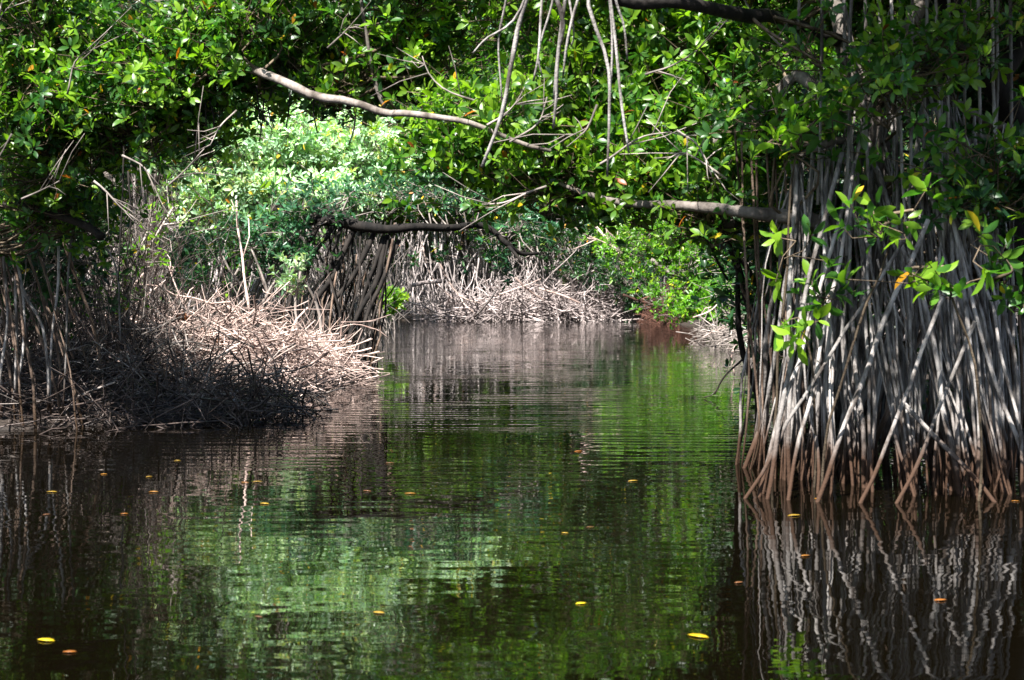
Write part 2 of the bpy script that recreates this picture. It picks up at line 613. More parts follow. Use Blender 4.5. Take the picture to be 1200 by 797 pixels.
wtr = grid_sheet('water', axis_vals(-220, 220, -8, 8, 2), axis_vals(-60, 300, -4, 44, 2), lambda x, y: 0.0, M['water'])
tag(wtr, 'dark tannin-brown creek water mirroring the trees', kind='structure')

# ------------------------------------------------------------------ RIGHT: the big stilt-rooted mangrove
B = Vector((2.15, 8.9, 0))
bigR = thing('mangrove_tree', 'large mangrove on a dense pale cage of stilt roots standing in the water, right side', 'mangrove tree', B)
tr = limb(bigR, B, [at(1035, 330, 8.9), at(1030, 220, 8.9), at(1015, 120, 8.9), at(985, 40, 9.0), at(960, -120, 9.1), at(930, -420, 9.3)], .075, .05, M['bark_grey'], name='trunk', k=22)
tr2 = limb(bigR, B, [at(1020, 130, 8.9), at(1060, 60, 8.8), at(1100, -60, 8.8), at(1120, -320, 8.9)], .06, .035, M['bark_grey'])
L1 = limb(bigR, B, [at(1010, 285, 8.8), at(960, 264, 8.6), at(900, 252, 8.6), at(820, 243, 8.7), at(740, 240, 8.9), at(690, 228, 9.0), at(640, 205, 9.2)], .056, .008, M['bark_grey'], k=22, wob=.04)
L1b = limb(bigR, B, [at(860, 262, 8.9), at(800, 262, 9.1), at(750, 236, 9.2), at(700, 225, 9.3)], .03, .012, M['bark_dark_shaded'])
L2 = limb(bigR, B, [at(1020, 120, 8.9), at(960, 100, 8.8), at(930, 85, 8.9), at(900, 125, 8.9), at(870, 150, 9), at(800, 170, 9.2), at(720, 160, 9.4), at(620, 150, 9.6), at(560, 160, 9.7)], .045, .012, M['bark_grey'], k=26)
L3 = limb(bigR, B, [at(900, 190, 9.2), at(850, 200, 9.1), at(800, 208, 9.1), at(750, 212, 9.2), at(670, 225, 9.3), at(600, 215, 9.5)], .026, .01, M['bark_grey'], k=16)
L4 = limb(bigR, B, [at(985, 45, 9.0), at(900, 20, 8.4), at(826, 12, 7.9), at(790, 6, 7.8), at(735, -2, 7.7), at(640, -40, 7.6), at(560, -60, 7.6)], .045, .02, M['bark_dark_shaded'], k=20)
L5 = limb(bigR, B, [at(985, -60, 9.1), at(860, -120, 9.2), at(720, -130, 9.4), at(600, -100, 9.8), at(500, -60, 10.2)], .04, .015, M['bark_grey'], k=18)
L6 = limb(bigR, B, [at(820, 165, 9.3), at(850, 190, 9.3), at(905, 160, 9.0)], .014, .02, M['bark_grey'], k=8)
L7 = limb(bigR, B, [at(1055, 110, 8.4), at(1090, 85, 8.3), at(1135, 55, 8.2)], .02, .022, M['bark_grey'], k=8)
L9_shade = limb(bigR, B, [at(960, -120, 9.1), (1.9, 8.2, 3.9), (2.0, 7.3, 4.1), (1.7, 6.4, 4.5)], .05, .02, M['bark_grey'])  # unseen limb above the view, added to carry shade over the root cage
L10_shade = limb(bigR, B, [(1.95, 8.0, 3.9), (2.8, 7.6, 3.8), (3.6, 7.3, 3.9)], .03, .015, M['bark_grey'])  # its unseen side limb, added for the same shade
L8 = limb(bigR, B, [at(800, 265, 8.9), at(835, 285, 9.0), at(850, 330, 9.3)], .012, .008, M['bark_dark_shaded'], k=8)
blobs = [
    pxblob(640, 130, 130, 75, 9.5, .6, 95), pxblob(560, 175, 75, 45, 9.6, .4, 42), pxblob(760, 190, 110, 50, 9.3, .5, 55),
    pxblob(690, 205, 110, 28, 9.2, .4, 40), pxblob(850, 130, 110, 80, 9.5, .6, 80), pxblob(700, 30, 170, 75, 9.8, .7, 95),
    pxblob(870, 30, 120, 70, 9.6, .6, 60), pxblob(830, 245, 60, 22, 9.0, .3, 20), pxblob(925, 140, 45, 22, 8.5, .25, 10), pxblob(1040, 80, 90, 40, 8.0, .3, 14), pxblob(1150, 190, 40, 40, 8.0, .2, 8),
    pxblob(620, -110, 220, 110, 9.9, 1.0, 105), pxblob(850, -120, 220, 110, 9.6, 1.1, 105), pxblob(1050, -140, 200, 110, 9.0, 1.4, 120),
    pxblob(760, -330, 300, 130, 10.2, 1.2, 60), pxblob(1060, -360, 220, 150, 9.2, 1.5, 120), pxblob(1050, 10, 110, 45, 9.9, .4, 30), pxblob(975, 50, 60, 45, 8.3, .25, 12), pxblob(1100, 40, 80, 40, 8.3, .25, 12), pxblob(500, -90, 130, 90, 10.2, .8, 80),
    ((2.2, 7.2, 3.9), (1.5, 1.1, .7), 170), ((3.3, 7.6, 3.6), (1.2, 1.2, .9), 120), ((1.5, 6.6, 4.6), (1.4, 1.3, .7), 120),  # out-of-view crown lobes added to shade the root cage
]
crown(bigR, B, blobs, [tr, tr2, L1, L2, L3, L4, L5, L9_shade, L10_shade], M['leaf_near'], M['twig'], leaf=.08, ros=7, per=8, spread=.18, detail=True, seed=3, gaps=-.05, face=(-.1, -.4, .1), hue=.08)
def bare(parent, base, a, b_, r_, n_=5):
    T = Tubes()
    p_ = smooth_path([a, (a + b_) / 2 + Vector((random.gauss(0, .05), 0, random.gauss(0, .06))), b_], 9, .06, random.random() * 70)
    T.add(p_, [r_, r_ * .4], 5)
    for _ in range(n_):
        q = p_[random.randint(2, 8)]
        e = q + (b_ - a).normalized() * random.uniform(.1, .3) + Vector((random.gauss(0, .12), random.gauss(0, .1), random.gauss(0, .12)))
        T.add([q, (q + e) / 2 + Vector((0, 0, random.gauss(0, .02))), e], [r_ * .5, r_ * .25], 4)
    T.build('dead_twig', M['twig_grey'], parent, base)


for x0, y0, x1, y1, d_ in ((575, 150, 620, 95, 8.7), (600, 170, 640, 120, 8.7), (560, 120, 500, 60, 9.0), (700, 190, 790, 150, 8.6), (790, 150, 830, 195, 8.6), (880, 120, 930, 85, 8.5),
                           (640, 215, 560, 235, 8.9), (850, 210, 780, 190, 8.6), (1000, 105, 1060, 60, 8.2), (930, 60, 880, 20, 8.4), (760, 90, 820, 60, 8.6), (700, 120, 660, 160, 8.5)):
    bare(bigR, B, at(x0, y0, d_), at(x1, y1, d_), .008)
# hand-placed long roots, then the rest of the cage
hand = [((1075, 255, 8.1), (880, 568, 7.75), .016, .5), ((1035, 60, 8.6), (893, 575, 7.8), .017, .5), ((1000, 190, 8.3), (925, 585, 7.7), .017, .5),
        ((985, 180, 8.2), (905, 578, 7.75), .019, .45), ((1110, 330, 7.9), (1010, 590, 7.6), .017, .5), ((1140, 380, 7.9), (1052, 585, 7.6), .016, .5),
        ((1085, 255, 8.0), (960, 590, 7.65), .02, .5), ((1100, 200, 8.2), (1200, 470, 7.9), .017, .5), ((1060, 470, 8.0), (1160, 590, 7.65), .018, .45)]
for a, f, r_, bw in hand:
    pa, pf = at(*a), at(*f)
    ex = .45 / max(.3, pa.z - pf.z)
    prop_root(bigR, B, pa, pf + (pf - pa) * ex, r_ * .7, r_ * .68, M['root_pale'], bow=bw + .04, k=14, fork=.1, wob=.03)
L12 = limb(bigR, B, [at(1012, 125, 8.9), at(1060, 112, 8.8), at(1110, 118, 8.8), at(1165, 140, 8.9), at(1215, 150, 9.0)], .04, .022, M['bark_grey'], k=14)
L13 = limb(bigR, B, [at(1028, 225, 8.9), at(1075, 205, 8.7), at(1130, 222, 8.7), at(1190, 240, 8.8)], .035, .02, M['bark_grey'], k=12)
L14 = limb(bigR, B, [at(1020, 170, 8.9), at(985, 160, 8.6), at(950, 172, 8.5), at(925, 185, 8.5)], .03, .016, M['bark_grey'], k=10)
ANCH = L12 * 2 + L13[2:] + L14 * 2 + tr[4:12] + L1[:5]


TUFTS = [(1.40 + 1.65 * (i + random.uniform(-.4, .4)) / 24, 7.8 + random.random() ** 1.5 * 1.5) for i in range(25)]


def cage_root(thin):
    fx, fy = random.choice(TUFTS)
    fx += random.gauss(0, .035)
    fy += random.gauss(0, .10)
    v = (fx - 1.42) / 1.62
    want = B.x + (fx - B.x) * random.uniform(.3, 1.0) + random.gauss(0, .14)
    c = sorted(ANCH, key=lambda q: abs(q.x - want) + random.uniform(0, .25))[0]
    rr = random.uniform(.004, .008) if thin else random.choice((random.uniform(.005, .009), random.uniform(.007, .011), random.uniform(.010, .016)))
    t = c + Vector((random.gauss(0, .03), random.gauss(0, .03), 0))
    if random.random() < .3:      # springs from a lower crossing root
        k_ = random.uniform(.2, .45)
        t = t + (Vector((fx, fy, 0)) - t) * k_
    return tuple(t), (fx, fy, 0), rr


for i in range(84):
    a_, f_, rr = cage_root(False)
    prop_root(bigR, B, a_, f_, rr, rr * random.uniform(.85, 1.15), M['root_pale'], bow=random.uniform(.2, .62), fork=.5, wob=.045, k=14)
T = Tubes()
for i in range(75):
    a_, f_, rr = cage_root(True)
    f_ = (f_[0], f_[1] + .25, -.4)
    T.add(smooth_path([a_, (a_[0] * .5 + f_[0] * .5 + random.gauss(0, .05), (a_[1] + f_[1]) / 2, a_[2] * .5), f_], 10, .05, random.random() * 90), knobs(10, rr, rr), 5)
cage = T.build('prop_root', M['root_pale'], bigR, B)
cage['kind'] = 'stuff'


def hang(parent, base, pts, r0, r1, material, k=12):
    T = Tubes()
    p_ = smooth_path(pts, k, .015, random.uniform(0, 60))
    rad = knobs(k, r0, r1, .08)
    T.add(p_, rad, 6)
    T.build('aerial_root', material, parent, base)


# aerial roots let down from the overhead limb
for pts, r_ in (([(640, -60), (612, 10), (600, 70), (585, 140), (565, 195)], .017), ([(600, -60), (592, 0), (583, 50), (588, 120)], .008),
             ([(635, -50), (605, 20), (570, 45), (555, 62)], .008), ([(650, -60), (637, -5), (631, 60), (625, 95)], .010),
             ([(652, -50), (650, 0), (633, 60), (637, 90)], .008), ([(630, -60), (660, 20), (655, 60), (651, 118)], .014),
             ([(668, -60), (660, 0), (652, 60), (650, 118), (648, 150)], .012), ([(690, -50), (672, 20), (664, 60), (660, 90)], .010),
             ([(700, -50), (690, 0), (712, 70), (714, 130), (712, 208)], .012), ([(706, -60), (715, 0), (722, 60), (731, 130), (736, 180)], .011),
             ([(700, -60), (712, -5), (716, 60), (716, 110)], .009), ([(716, -40), (722, 0), (732, 30), (736, 68)], .009),
             ([(655, -60), (668, 5), (672, 40), (669, 54)], .007)):
    hang(bigR, B, [at(x, y, 7.6 + .04 * i) for i, (x, y) in enumerate(pts)], r_, r_ * .6, M['root_pale'])
for x in (868, 876, 884, 893, 902, 913, 922, 934):
    y0 = random.uniform(90, 170)
    y1 = random.uniform(400, 520)
    hang(bigR, B, [at(x - 6, y0, 8.7), at(x + random.uniform(-5, 5), (y0 + y1) / 2, 8.8), at(x + random.uniform(-6, 16), y1, 8.9), at(x + random.uniform(-6, 16), 560, 9.0)], .008, .007, M['root_brown'])
for x0, x1, y1 in ((975, 1010, 110), (985, 998, 190), (1027, 1040, 130), (940, 935, 35), (1095, 1112, 480), (1130, 1128, 420), (1160, 1172, 470), (1070, 1064, 400), (1183, 1190, 520), (1040, 1078, 500), (1012, 1020, 330), (1056, 1050, 300), (1088, 1080, 350), (1112, 1108, 290), (1146, 1150, 360), (998, 992, 300), (1172, 1160, 300), (965, 958, 240)):
    hang(bigR, B, [at(x0, -60, 8.3), at((x0 + x1) / 2, (y1 - 60) / 2, 8.35), at(x1, y1, 8.4)], .010, .009, M['root_pale'])

# second, behind to the right
B = Vector((3.15, 9.4, 0))
t2 = thing('mangrove_tree', 'dark leaning mangrove half hidden behind the pale root cage at the right edge', 'mangrove tree', B)
a1 = limb(t2, B, [at(1185, 330, 9.4), at(1195, 180, 9.2), at(1160, 90, 9.0), at(1118, 10, 8.9), at(1090, -120, 8.9)], .1, .06, M['bark_dark_shaded'], name='trunk', k=16, sides=10)
a2 = limb(t2, B, [at(1165, 95, 9.0), at(1230, 0, 9.0), at(1300, -100, 9.2)], .07, .03, M['bark_dark_shaded'])
a3 = limb(t2, B, [at(1190, 180, 9.2), at(1150, 160, 9.0), at(1128, 175, 8.8), at(1120, 210, 8.6)], .035, .024, M['bark_grey'], k=10)
crown(t2, B, [pxblob(1180, 130, 70, 130, 9.9, .4, 70), pxblob(1200, -80, 160, 130, 9.4, .9, 120), pxblob(1180, 215, 50, 30, 8.2, .3, 12), pxblob(1130, 330, 120, 160, 10.9, .5, 60),
              pxblob(1010, 250, 110, 160, 10.8, .5, 70), pxblob(960, 330, 60, 100, 11.2, .4, 40)],
      [a1, a2, a3], M['leaf_dark'], M['twig'], leaf=.1, ros=6, per=8, spread=.18, detail=False, seed=5)
for i in range(58):
    fx = random.uniform(2.0, 3.7)
    fy = random.uniform(9.3, 10.6)
    tx = B.x + (fx - B.x) * random.uniform(.4, .8)
    rr = random.uniform(.009, .017)
    prop_root(t2, B, (tx, B.y + (fy - B.y) * .5, random.uniform(.9, 2.3)), (fx, fy, 0), rr, rr, M['root_pale' if random.random() < .5 else 'root_brown'], bow=random.uniform(.3, .6), fork=.2)

# leafy sprigs in front of the root cage: saplings rooted in the water's edge
for i, (pts, bl, lab) in enumerate((
    ([(960, 590, 7.9), (975, 480, 7.6), (1040, 300, 7.4), (1045, 255, 7.3)], [(1050, 250, 26, 18, 7.2, .12, 3), (1020, 262, 18, 10, 7.3, .1, 2)], 'bright green leaf whorls hanging in front of the middle of the root cage'),
    ([(1140, 590, 7.8), (1150, 480, 7.5), (1120, 360, 7.3), (1100, 310, 7.2)], [(1100, 318, 50, 16, 7.1, .15, 4), (1160, 305, 45, 18, 7.2, .15, 4), (1190, 340, 25, 26, 7.3, .15, 3)], 'mangrove sprig spreading yellow-tipped leaves before the right part of the root cage'),
    ([(950, 590, 8.2), (955, 480, 8.0), (945, 400, 7.9), (935, 385, 7.8)], [(938, 375, 18, 16, 7.8, .1, 2), (955, 340, 22, 20, 8.0, .1, 3), (925, 290, 26, 10, 7.9, .1, 2)], 'small leafy mangrove shoot at the left edge of the root cage'),
    ([(905, 570, 8.3), (915, 400, 8.1), (930, 200, 8.0), (935, 165, 7.9)], [(930, 150, 34, 18, 7.9, .12, 4), (975, 130, 30, 16, 8.0, .12, 3)], 'slender sapling with a yellow-green leaf spray above the pale horizontal limb'))):
    b0 = at(*pts[0])
    b0.z = 0
    t = thing('mangrove_sapling', lab, 'sapling', b0, 'saplings among the right roots')
    pp = [at(*q) for q in pts]
    pp[0].z = -.3
    st = limb(t, b0, pp, .009, .005, M['twig'], name='stem', k=14, wob=.03, sides=5)
    br = [st[8:]]
    if len(bl) == 3 and i == 1:
        br.append(limb(t, b0, [st[10], at(1150, 325, 7.25), at(1190, 335, 7.3)], .004, .003, M['twig'], name='branch', k=7, sides=4, wob=.01))
    crown(t, b0, [pxblob(*q) for q in bl], br, M['leaf_near'], M['twig'], leaf=.11, ros=2, per=7, spread=.08, detail=True, seed=40 + i, gaps=-9, hue=.06)

# ------------------------------------------------------------------ LEFT: tree leaning over the water
B = Vector((-4.6, 11.6, 0))
tl = thing('mangrove_tree', 'leafy mangrove leaning over the creek from the left bank, its crown across the top left', 'mangrove tree', B)
A0 = limb(tl, B, [at(-30, 330, 11.4), at(-60, 180, 11.2), at(20, 40, 10.8), at(120, -90, 10.6), at(220, -230, 10.6)], .1, .06, M['bark_dark_shaded'], name='trunk', k=16, sides=10)
A1 = limb(tl, B, [at(20, 45, 10.8), at(180, 45, 10.4), at(310, 88, 9.7), at(370, 108, 9.4), at(430, 128, 9.2), at(480, 132, 9.0), at(530, 140, 8.9), at(580, 155, 8.9), at(650, 172, 8.9)], .036, .012, M['bark_grey'], k=26, wob=.05)
A2 = limb(tl, B, [at(455, 130, 9.9), at(440, 95, 9.9), at(428, 50, 9.9), at(425, -20, 9.9), at(440, -120, 10)], .016, .010, M['bark_grey'], k=12)
A3 = limb(tl, B, [at(60, -20, 10.7), at(200, -60, 10.2), at(350, -60, 10), at(470, -40, 10)], .05, .02, M['bark_dark_shaded'], k=16)
A4 = limb(tl, B, [at(-40, 250, 11.2), at(20, 240, 10.9), at(90, 262, 10.7), at(120, 282, 10.6)], .02, .034, M['bark_dark_shaded'], k=10)
A5 = limb(tl, B, [at(190, 0, 10), at(215, 8, 9.9), at(232, 25, 9.9), at(238, 60, 10)], .008, .006, M['bark_grey'], k=8)
blobs = [
    pxblob(60, 40, 130, 90, 10.3, .6, 95), pxblob(200, 60, 150, 75, 10.1, .6, 95), pxblob(70, 150, 110, 80, 10.6, .6, 90), pxblob(180, 160, 90, 50, 10.5, .4, 45),
    pxblob(340, 50, 130, 60, 10.1, .6, 80), pxblob(430, 60, 90, 50, 10.3, .7, 50), pxblob(50, 240, 70, 40, 10.9, .6, 36), pxblob(380, 100, 50, 18, 10.1, .3, 12),
    pxblob(100, -110, 200, 100, 10.5, 1.0, 85), pxblob(330, -110, 200, 100, 10.4, 1.0, 85), pxblob(480, 20, 60, 50, 10.3, .5, 30),
    pxblob(200, -300, 300, 120, 11.2, 1.2, 50), pxblob(-120, 60, 90, 240, 11, 1.2, 120)]
crown(tl, B, blobs, [A0, A1, A2, A3], M['leaf_near'], M['twig'], leaf=.078, ros=7, per=8, spread=.18, detail=True, seed=9, gaps=-.05, face=(-.1, -.4, .1), hue=.07)
for x0, y0, x1, y1 in ((75, 105, 108, 55), (0, 45, 10, 10), (150, 5, 190, 0), (30, 235, 70, 210), (200, 215, 240, 180), (380, 60, 420, 20), (105, 215, 150, 245), (280, 130, 250, 165), (140, 180, 180, 215), (20, 160, 0, 190)):
    bare(tl, B, at(x0, y0, 9.7), at(x1, y1, 9.7), .008)
for (pts, r_) in (([(0, 285), (18, 312), (19, 360), (18, 470)], .014), ([(15, 300), (26, 340), (28, 400), (14, 480)], .013), ([(20, 325), (33, 350), (52, 390), (56, 480)], .014),
              ([(5, 290), (8, 370), (-4, 480)], .012), ([(70, 280), (68, 340), (58, 410), (60, 485)], .01), ([(85, 270), (80, 350), (72, 490)], .009), ([(-20, 300), (-5, 350), (2, 490)], .015),
              ([(120, 285), (132, 305), (140, 340), (141, 400)], .009)):
    T = Tubes()
    pp = [at(x, y, 11.3 + .1 * random.random()) for x, y in pts]
    T.add(smooth_path(pp, 12, .02, random.random() * 50), knobs(12, r_, r_ * .8), 6)
    T.build('prop_root', M['root_pale'], tl, B)
for i in range(40):
    fx, fy = random.uniform(-5.2, -3.3), random.uniform(11.0, 12.6)
    rr = random.uniform(.006, .014)
    prop_root(tl, B, (B.x + (fx - B.x) * .7, B.y + (fy - B.y) * .6, random.uniform(.7, 1.6)), (fx, fy, 0), rr, rr, M['root_brown'], bow=.4, fork=.3)
for x, y0, y1 in ((302, 100, 155), (310, 100, 165), (318, 105, 150), (240, 120, 175), (247, 118, 172), (146, 170, 330), (150, 200, 300), (368, 105, 155), (340, 100, 150), (416, 135, 170)):
    hang(tl, B, [at(x, y0, 10), at(x + random.uniform(-5, 5), (y0 + y1) / 2, 10), at(x + random.uniform(-8, 4), y1, 10)], .007, .005, M['bark_dark_shaded'], 8)

# ------------------------------------------------------------------ generic bank mangroves, built three times then copied
def bank_tree(seed, leafmat, h=6.0, r=2.2, lf=.11, n=420, roots=34, rootmat='root_far', crown_low=.32):
    random.seed(seed)
    root = thing('mangrove_tree', 'x', 'mangrove tree', (0, 0, 0))
    T = Tubes()
    top = Vector((random.uniform(-.5, .5), random.uniform(-.5, .5), h * .8))
    tp = smooth_path([(0, 0, 1.3), (random.uniform(-.3, .3), random.uniform(-.3, .3), h * .4), top], 12, .08, seed)
    T.add(tp, knobs(12, .11, .05), 8)
    T.build('trunk', M['bark_grey'], root)
    limbs = [tp]
    bl = [((top.x, top.y, h * .85), (r * .8, r * .8, h * .2), n // 4)]
    for i in range(6):
        a = i * 1.05 + random.uniform(-.3, .3)
        z0 = h * random.uniform(.3, .6)
        e = Vector((math.cos(a) * r * random.uniform(.6, .95), math.sin(a) * r * random.uniform(.6, .95), z0 + h * random.uniform(-.02, .25)))
        mid = Vector((e.x * .5, e.y * .5, (z0 + e.z) / 2 + .15))
        limbs.append(limb(root, (0, 0, 0), [(0, 0, z0), mid, e], .05, .015, M['bark_grey'], k=10))
        bl.append((e, (r * .52, r * .52, h * random.uniform(.12, .18)), n // 8))
    crown(root, (0, 0, 0), bl, limbs, leafmat, M['twig'], leaf=lf, ros=5, per=7, spread=.24, seed=seed, gaps=-.25)
    for i in range(roots):
        a = random.uniform(0, 6.28)
        rr = random.uniform(.4, 1.6)
        q = random.uniform(.014, .03)
        prop_root(root, (0, 0, 0), (math.cos(a) * rr * .35, math.sin(a) * rr * .35, random.uniform(1.2, 2.6)), (math.cos(a) * rr, math.sin(a) * rr, 0), q, q * .8, M[rootmat], bow=random.uniform(.3, .6), k=8, sides=5, fork=.3)
    return root


def copy_tree(root, loc, rotz, label, scale=1.0, group=None, leafmat=None):
    r = root.copy()
    COL.objects.link(r)
    for ch in root.children:
        c = ch.copy()
        COL.objects.link(c)
        c.parent = r
        if leafmat and c.name.startswith('crown'):
            c.material_slots[0].link = 'OBJECT'
            c.material_slots[0].material = leafmat
        for g_ in ch.children:
            d = g_.copy()
            COL.objects.link(d)
            d.parent = c
    place(r, loc, rotz, label, scale, group)
    return r


def place(r, loc, rotz, label, scale=1.0, group=None):
    r.location = loc
    r.rotation_euler = (0, 0, rotz)
    r.scale = (scale,) * 3
    r['label'] = label
    if group:
        r['group'] = group


protos = [bank_tree(21, M['leaf_near']), bank_tree(22, M['leaf_near']), bank_tree(23, M['leaf_near'])]
used = [False] * 3


def put(k, x, y, rot, label, scale=1.0, leafmat=None, group='mangroves crowding the banks'):
    if not used[k] and leafmat is None:
        used[k] = True
        place(protos[k], (x, y, 0), rot, label, scale, group)
        return protos[k]
    return copy_tree(protos[k], (x, y, 0), rot, label, scale, group, leafmat)


random.seed(99)
GB = 'mangroves crowding the banks'
bank = [
    (0, -2.6, 41.0, .3, 1.15, None, 'stilt-rooted mangrove at the far left corner of the creek end'),
    (1, -1.2, 41.6, 1.9, 1.2, None, 'tall mangrove second from the left across the creek end'),
    (2, .5, 41.2, 4.1, 1.15, None, 'mangrove at the middle of the creek end above the bleached driftwood'),
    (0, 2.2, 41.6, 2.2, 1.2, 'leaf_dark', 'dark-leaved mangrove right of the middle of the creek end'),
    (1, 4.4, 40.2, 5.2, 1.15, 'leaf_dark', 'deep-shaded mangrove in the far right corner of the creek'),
    (2, -4.6, 40, .8, 1.2, None, 'mangrove beyond the dark arching trunk on the far left bank'),
    (0, -5.0, 33.5, 2.7, 1.1, None, 'mangrove behind the sunlit bush, deep on the left bank'),
    (1, -7.2, 38, 3.9, 1.3, None, 'tall mangrove showing above the pale sunlit bush'),
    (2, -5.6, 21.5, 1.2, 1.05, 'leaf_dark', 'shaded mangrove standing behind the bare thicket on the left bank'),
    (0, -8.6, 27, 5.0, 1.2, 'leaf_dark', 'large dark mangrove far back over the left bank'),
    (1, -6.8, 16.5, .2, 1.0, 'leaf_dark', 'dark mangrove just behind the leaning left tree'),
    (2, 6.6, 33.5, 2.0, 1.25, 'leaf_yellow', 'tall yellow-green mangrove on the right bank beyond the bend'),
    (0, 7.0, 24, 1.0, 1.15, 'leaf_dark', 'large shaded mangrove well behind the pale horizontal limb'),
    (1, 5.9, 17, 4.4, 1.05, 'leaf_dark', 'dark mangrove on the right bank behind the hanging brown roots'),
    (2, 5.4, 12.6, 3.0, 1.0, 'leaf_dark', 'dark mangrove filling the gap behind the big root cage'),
    (0, -.4, 46, 1.1, 2.1, None, 'big tree rising over the middle of the creek end'),
    (1, 5.0, 46, .4, 2.0, None, 'big tree rising behind the far right corner of the creek'),
    (2, -6.0, 46, 2.4, 2.0, None, 'big tree rising behind the far left corner of the creek'),
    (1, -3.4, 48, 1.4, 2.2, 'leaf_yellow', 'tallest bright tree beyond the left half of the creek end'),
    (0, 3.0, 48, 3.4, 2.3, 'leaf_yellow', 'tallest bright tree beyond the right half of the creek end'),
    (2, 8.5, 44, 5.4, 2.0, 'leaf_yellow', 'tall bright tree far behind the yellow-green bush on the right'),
]
for k, x, y, rot, sc, lm, lab in bank:
    put(k, x, y, rot, lab, sc, M[lm] if lm else None)

# ------------------------------------------------------------------ far shore: upright pale roots, driftwood
random.seed(5)
for j, (x0, lab) in enumerate(((-2.75, 'leftmost thicket of upright pale roots at the end of the creek'), (-1.75, 'pale root thicket with white sloping stems, second from the left at the creek end'),
                               (-.55, 'tall pale root thicket in the middle of the creek end'), (.7, 'root thicket behind the bleached driftwood at the creek end'), (1.9, 'shaded root thicket at the right of the creek end'))):
    B = Vector((x0, 39.9, 0))
    t = thing('mangrove_tree', lab, 'mangrove tree', B, 'root thickets closing the creek end')
    tp = limb(t, B, [B + Vector((0, 0, 1.6)), B + Vector((.2, .2, 2.6)), B + Vector((-.1, .3, 4))], .07, .05, M['bark_grey'], name='trunk', k=8)
    for i in range(56):
        fx = random.gauss(0, .42)
        fy = random.uniform(-1.2, .5)
        q = random.uniform(.009, .024)
        lean = random.gauss(0, .35) + (-.4 if (random.random() < .2 and j < 3) else 0)
        prop_root(t, B, B + Vector((fx + lean, fy * .4, random.uniform(1.0, 2.9))), B + Vector((fx, fy, 0)), q, q * .7, M['root_far'], bow=random.uniform(.0, .9), k=9, sides=5, fork=.35, wob=.16)
    crown(t, B, [((x0, 39.6, 3.3), (.9, .8, .5), 40)], [tp], M['leaf_near'] if j < 3 else M['leaf_dark'], M['twig'], leaf=.11, ros=5, per=7, spread=.2, seed=60 + j)


def mound(cx, cy, rx, ry, hh, rot=0):
    def f(x, y):
        dx, dy = x - cx, y - cy
        c, s = math.cos(rot), math.sin(rot)
        u, v = (dx * c + dy * s) / rx, (-dx * s + dy * c) / ry
        d = u * u + v * v
        return hh * max(0, 1 - d) ** .7 * (1 + .45 * noise.noise(Vector((x * 2.2, y * 2.2, 7)))) if d < 1 else None
    return f


def stick(T, p, length, ang, elev, r, crook=.19, k=6, side=0, sides=4):
    d = Vector((math.cos(ang) * math.cos(elev), math.sin(ang) * math.cos(elev), math.sin(elev)))
    pts = []
    q = Vector(p) - d * length * .5
    for i in range(k):
        pts.append(q.copy())
        d = (d + Vector((random.gauss(0, crook), random.gauss(0, crook), random.gauss(0, crook) - .02))).normalized()
        q = q + d * length / (k - 1)
    T.add(pts, [r, r * .4], sides, cap=False)
    for j in range(side):
        a = pts[random.randint(1, k - 2)]
        dd = (d + Vector((random.gauss(0, .7), random.gauss(0, .7), random.gauss(0.2, .5)))).normalized()
        l2 = length * random.uniform(.2, .5)
        T.add([a, a + dd * l2 * .5 + Vector((0, 0, random.gauss(0, .02))), a + dd * l2], [r * .6, r * .2], 3, cap=False)
    return pts


def brush(name, label, cat, f, box, n_, lens, rads, material, elev=.3, ang=None, inner=.9, base=None):
    T = Tubes()
    c = 0
    while c < n_:
        x, y = random.uniform(box[0], box[1]), random.uniform(box[2], box[3])
        z = f(x, y)
        if z is None:
            continue
        c += 1
        z = z * random.uniform(1 - inner, 1.05) + max(0, ground_z(x, y))
        stick(T, (x, y, z), random.uniform(*lens), random.uniform(0, 6.28) if ang is None else random.gauss(ang, .7), random.gauss(0, elev), random.uniform(*rads), side=random.choice((0, 0, 1, 2)))
    o = T.build(name, material)
    tag(o, label, cat, kind='stuff')
    return o


# sunlit pile on the point
f1 = mound(-3.25, 15.2, 1.42, 2.3, .47, -.12)
brush('brush', 'heap of bleached broken sticks and twigs on the sunlit left point', 'brush', f1, (-5, -1.3, 12.5, 18.5), 1250, (.2, 1.4), (.003, .0125), M['stick_pale'], elev=.34)
f1b = mound(-2.25, 16.6, .5, 1.1, .3)
brush('brush', 'low tip of the bleached stick heap reaching to the dark trunk', 'brush', f1b, (-2.8, -1.2, 15.5, 18.2), 320, (.2, .9), (.003, .012), M['stick_pale'], elev=.32)
# dark wet tangle along the near edge
f2 = mound(-3.3, 12.2, 1.6, 1.0, .22, .2)
brush('brush', 'dark wet tangle of twigs along the shaded near edge of the left bank', 'brush', f2, (-5.3, -1.6, 11, 14), 850, (.25, 1.2), (.003, .010), M['stick_dark'], elev=.6)
brush('brush', 'sparse grey twigs strewn over the shaded left bank below the bleached heap', 'brush', mound(-3.2, 12.9, 1.5, 1.2, .42, .2), (-5, -1.6, 11.5, 14.5), 300, (.2, 1.2), (.004, .010), M['twig_grey'], elev=.5)
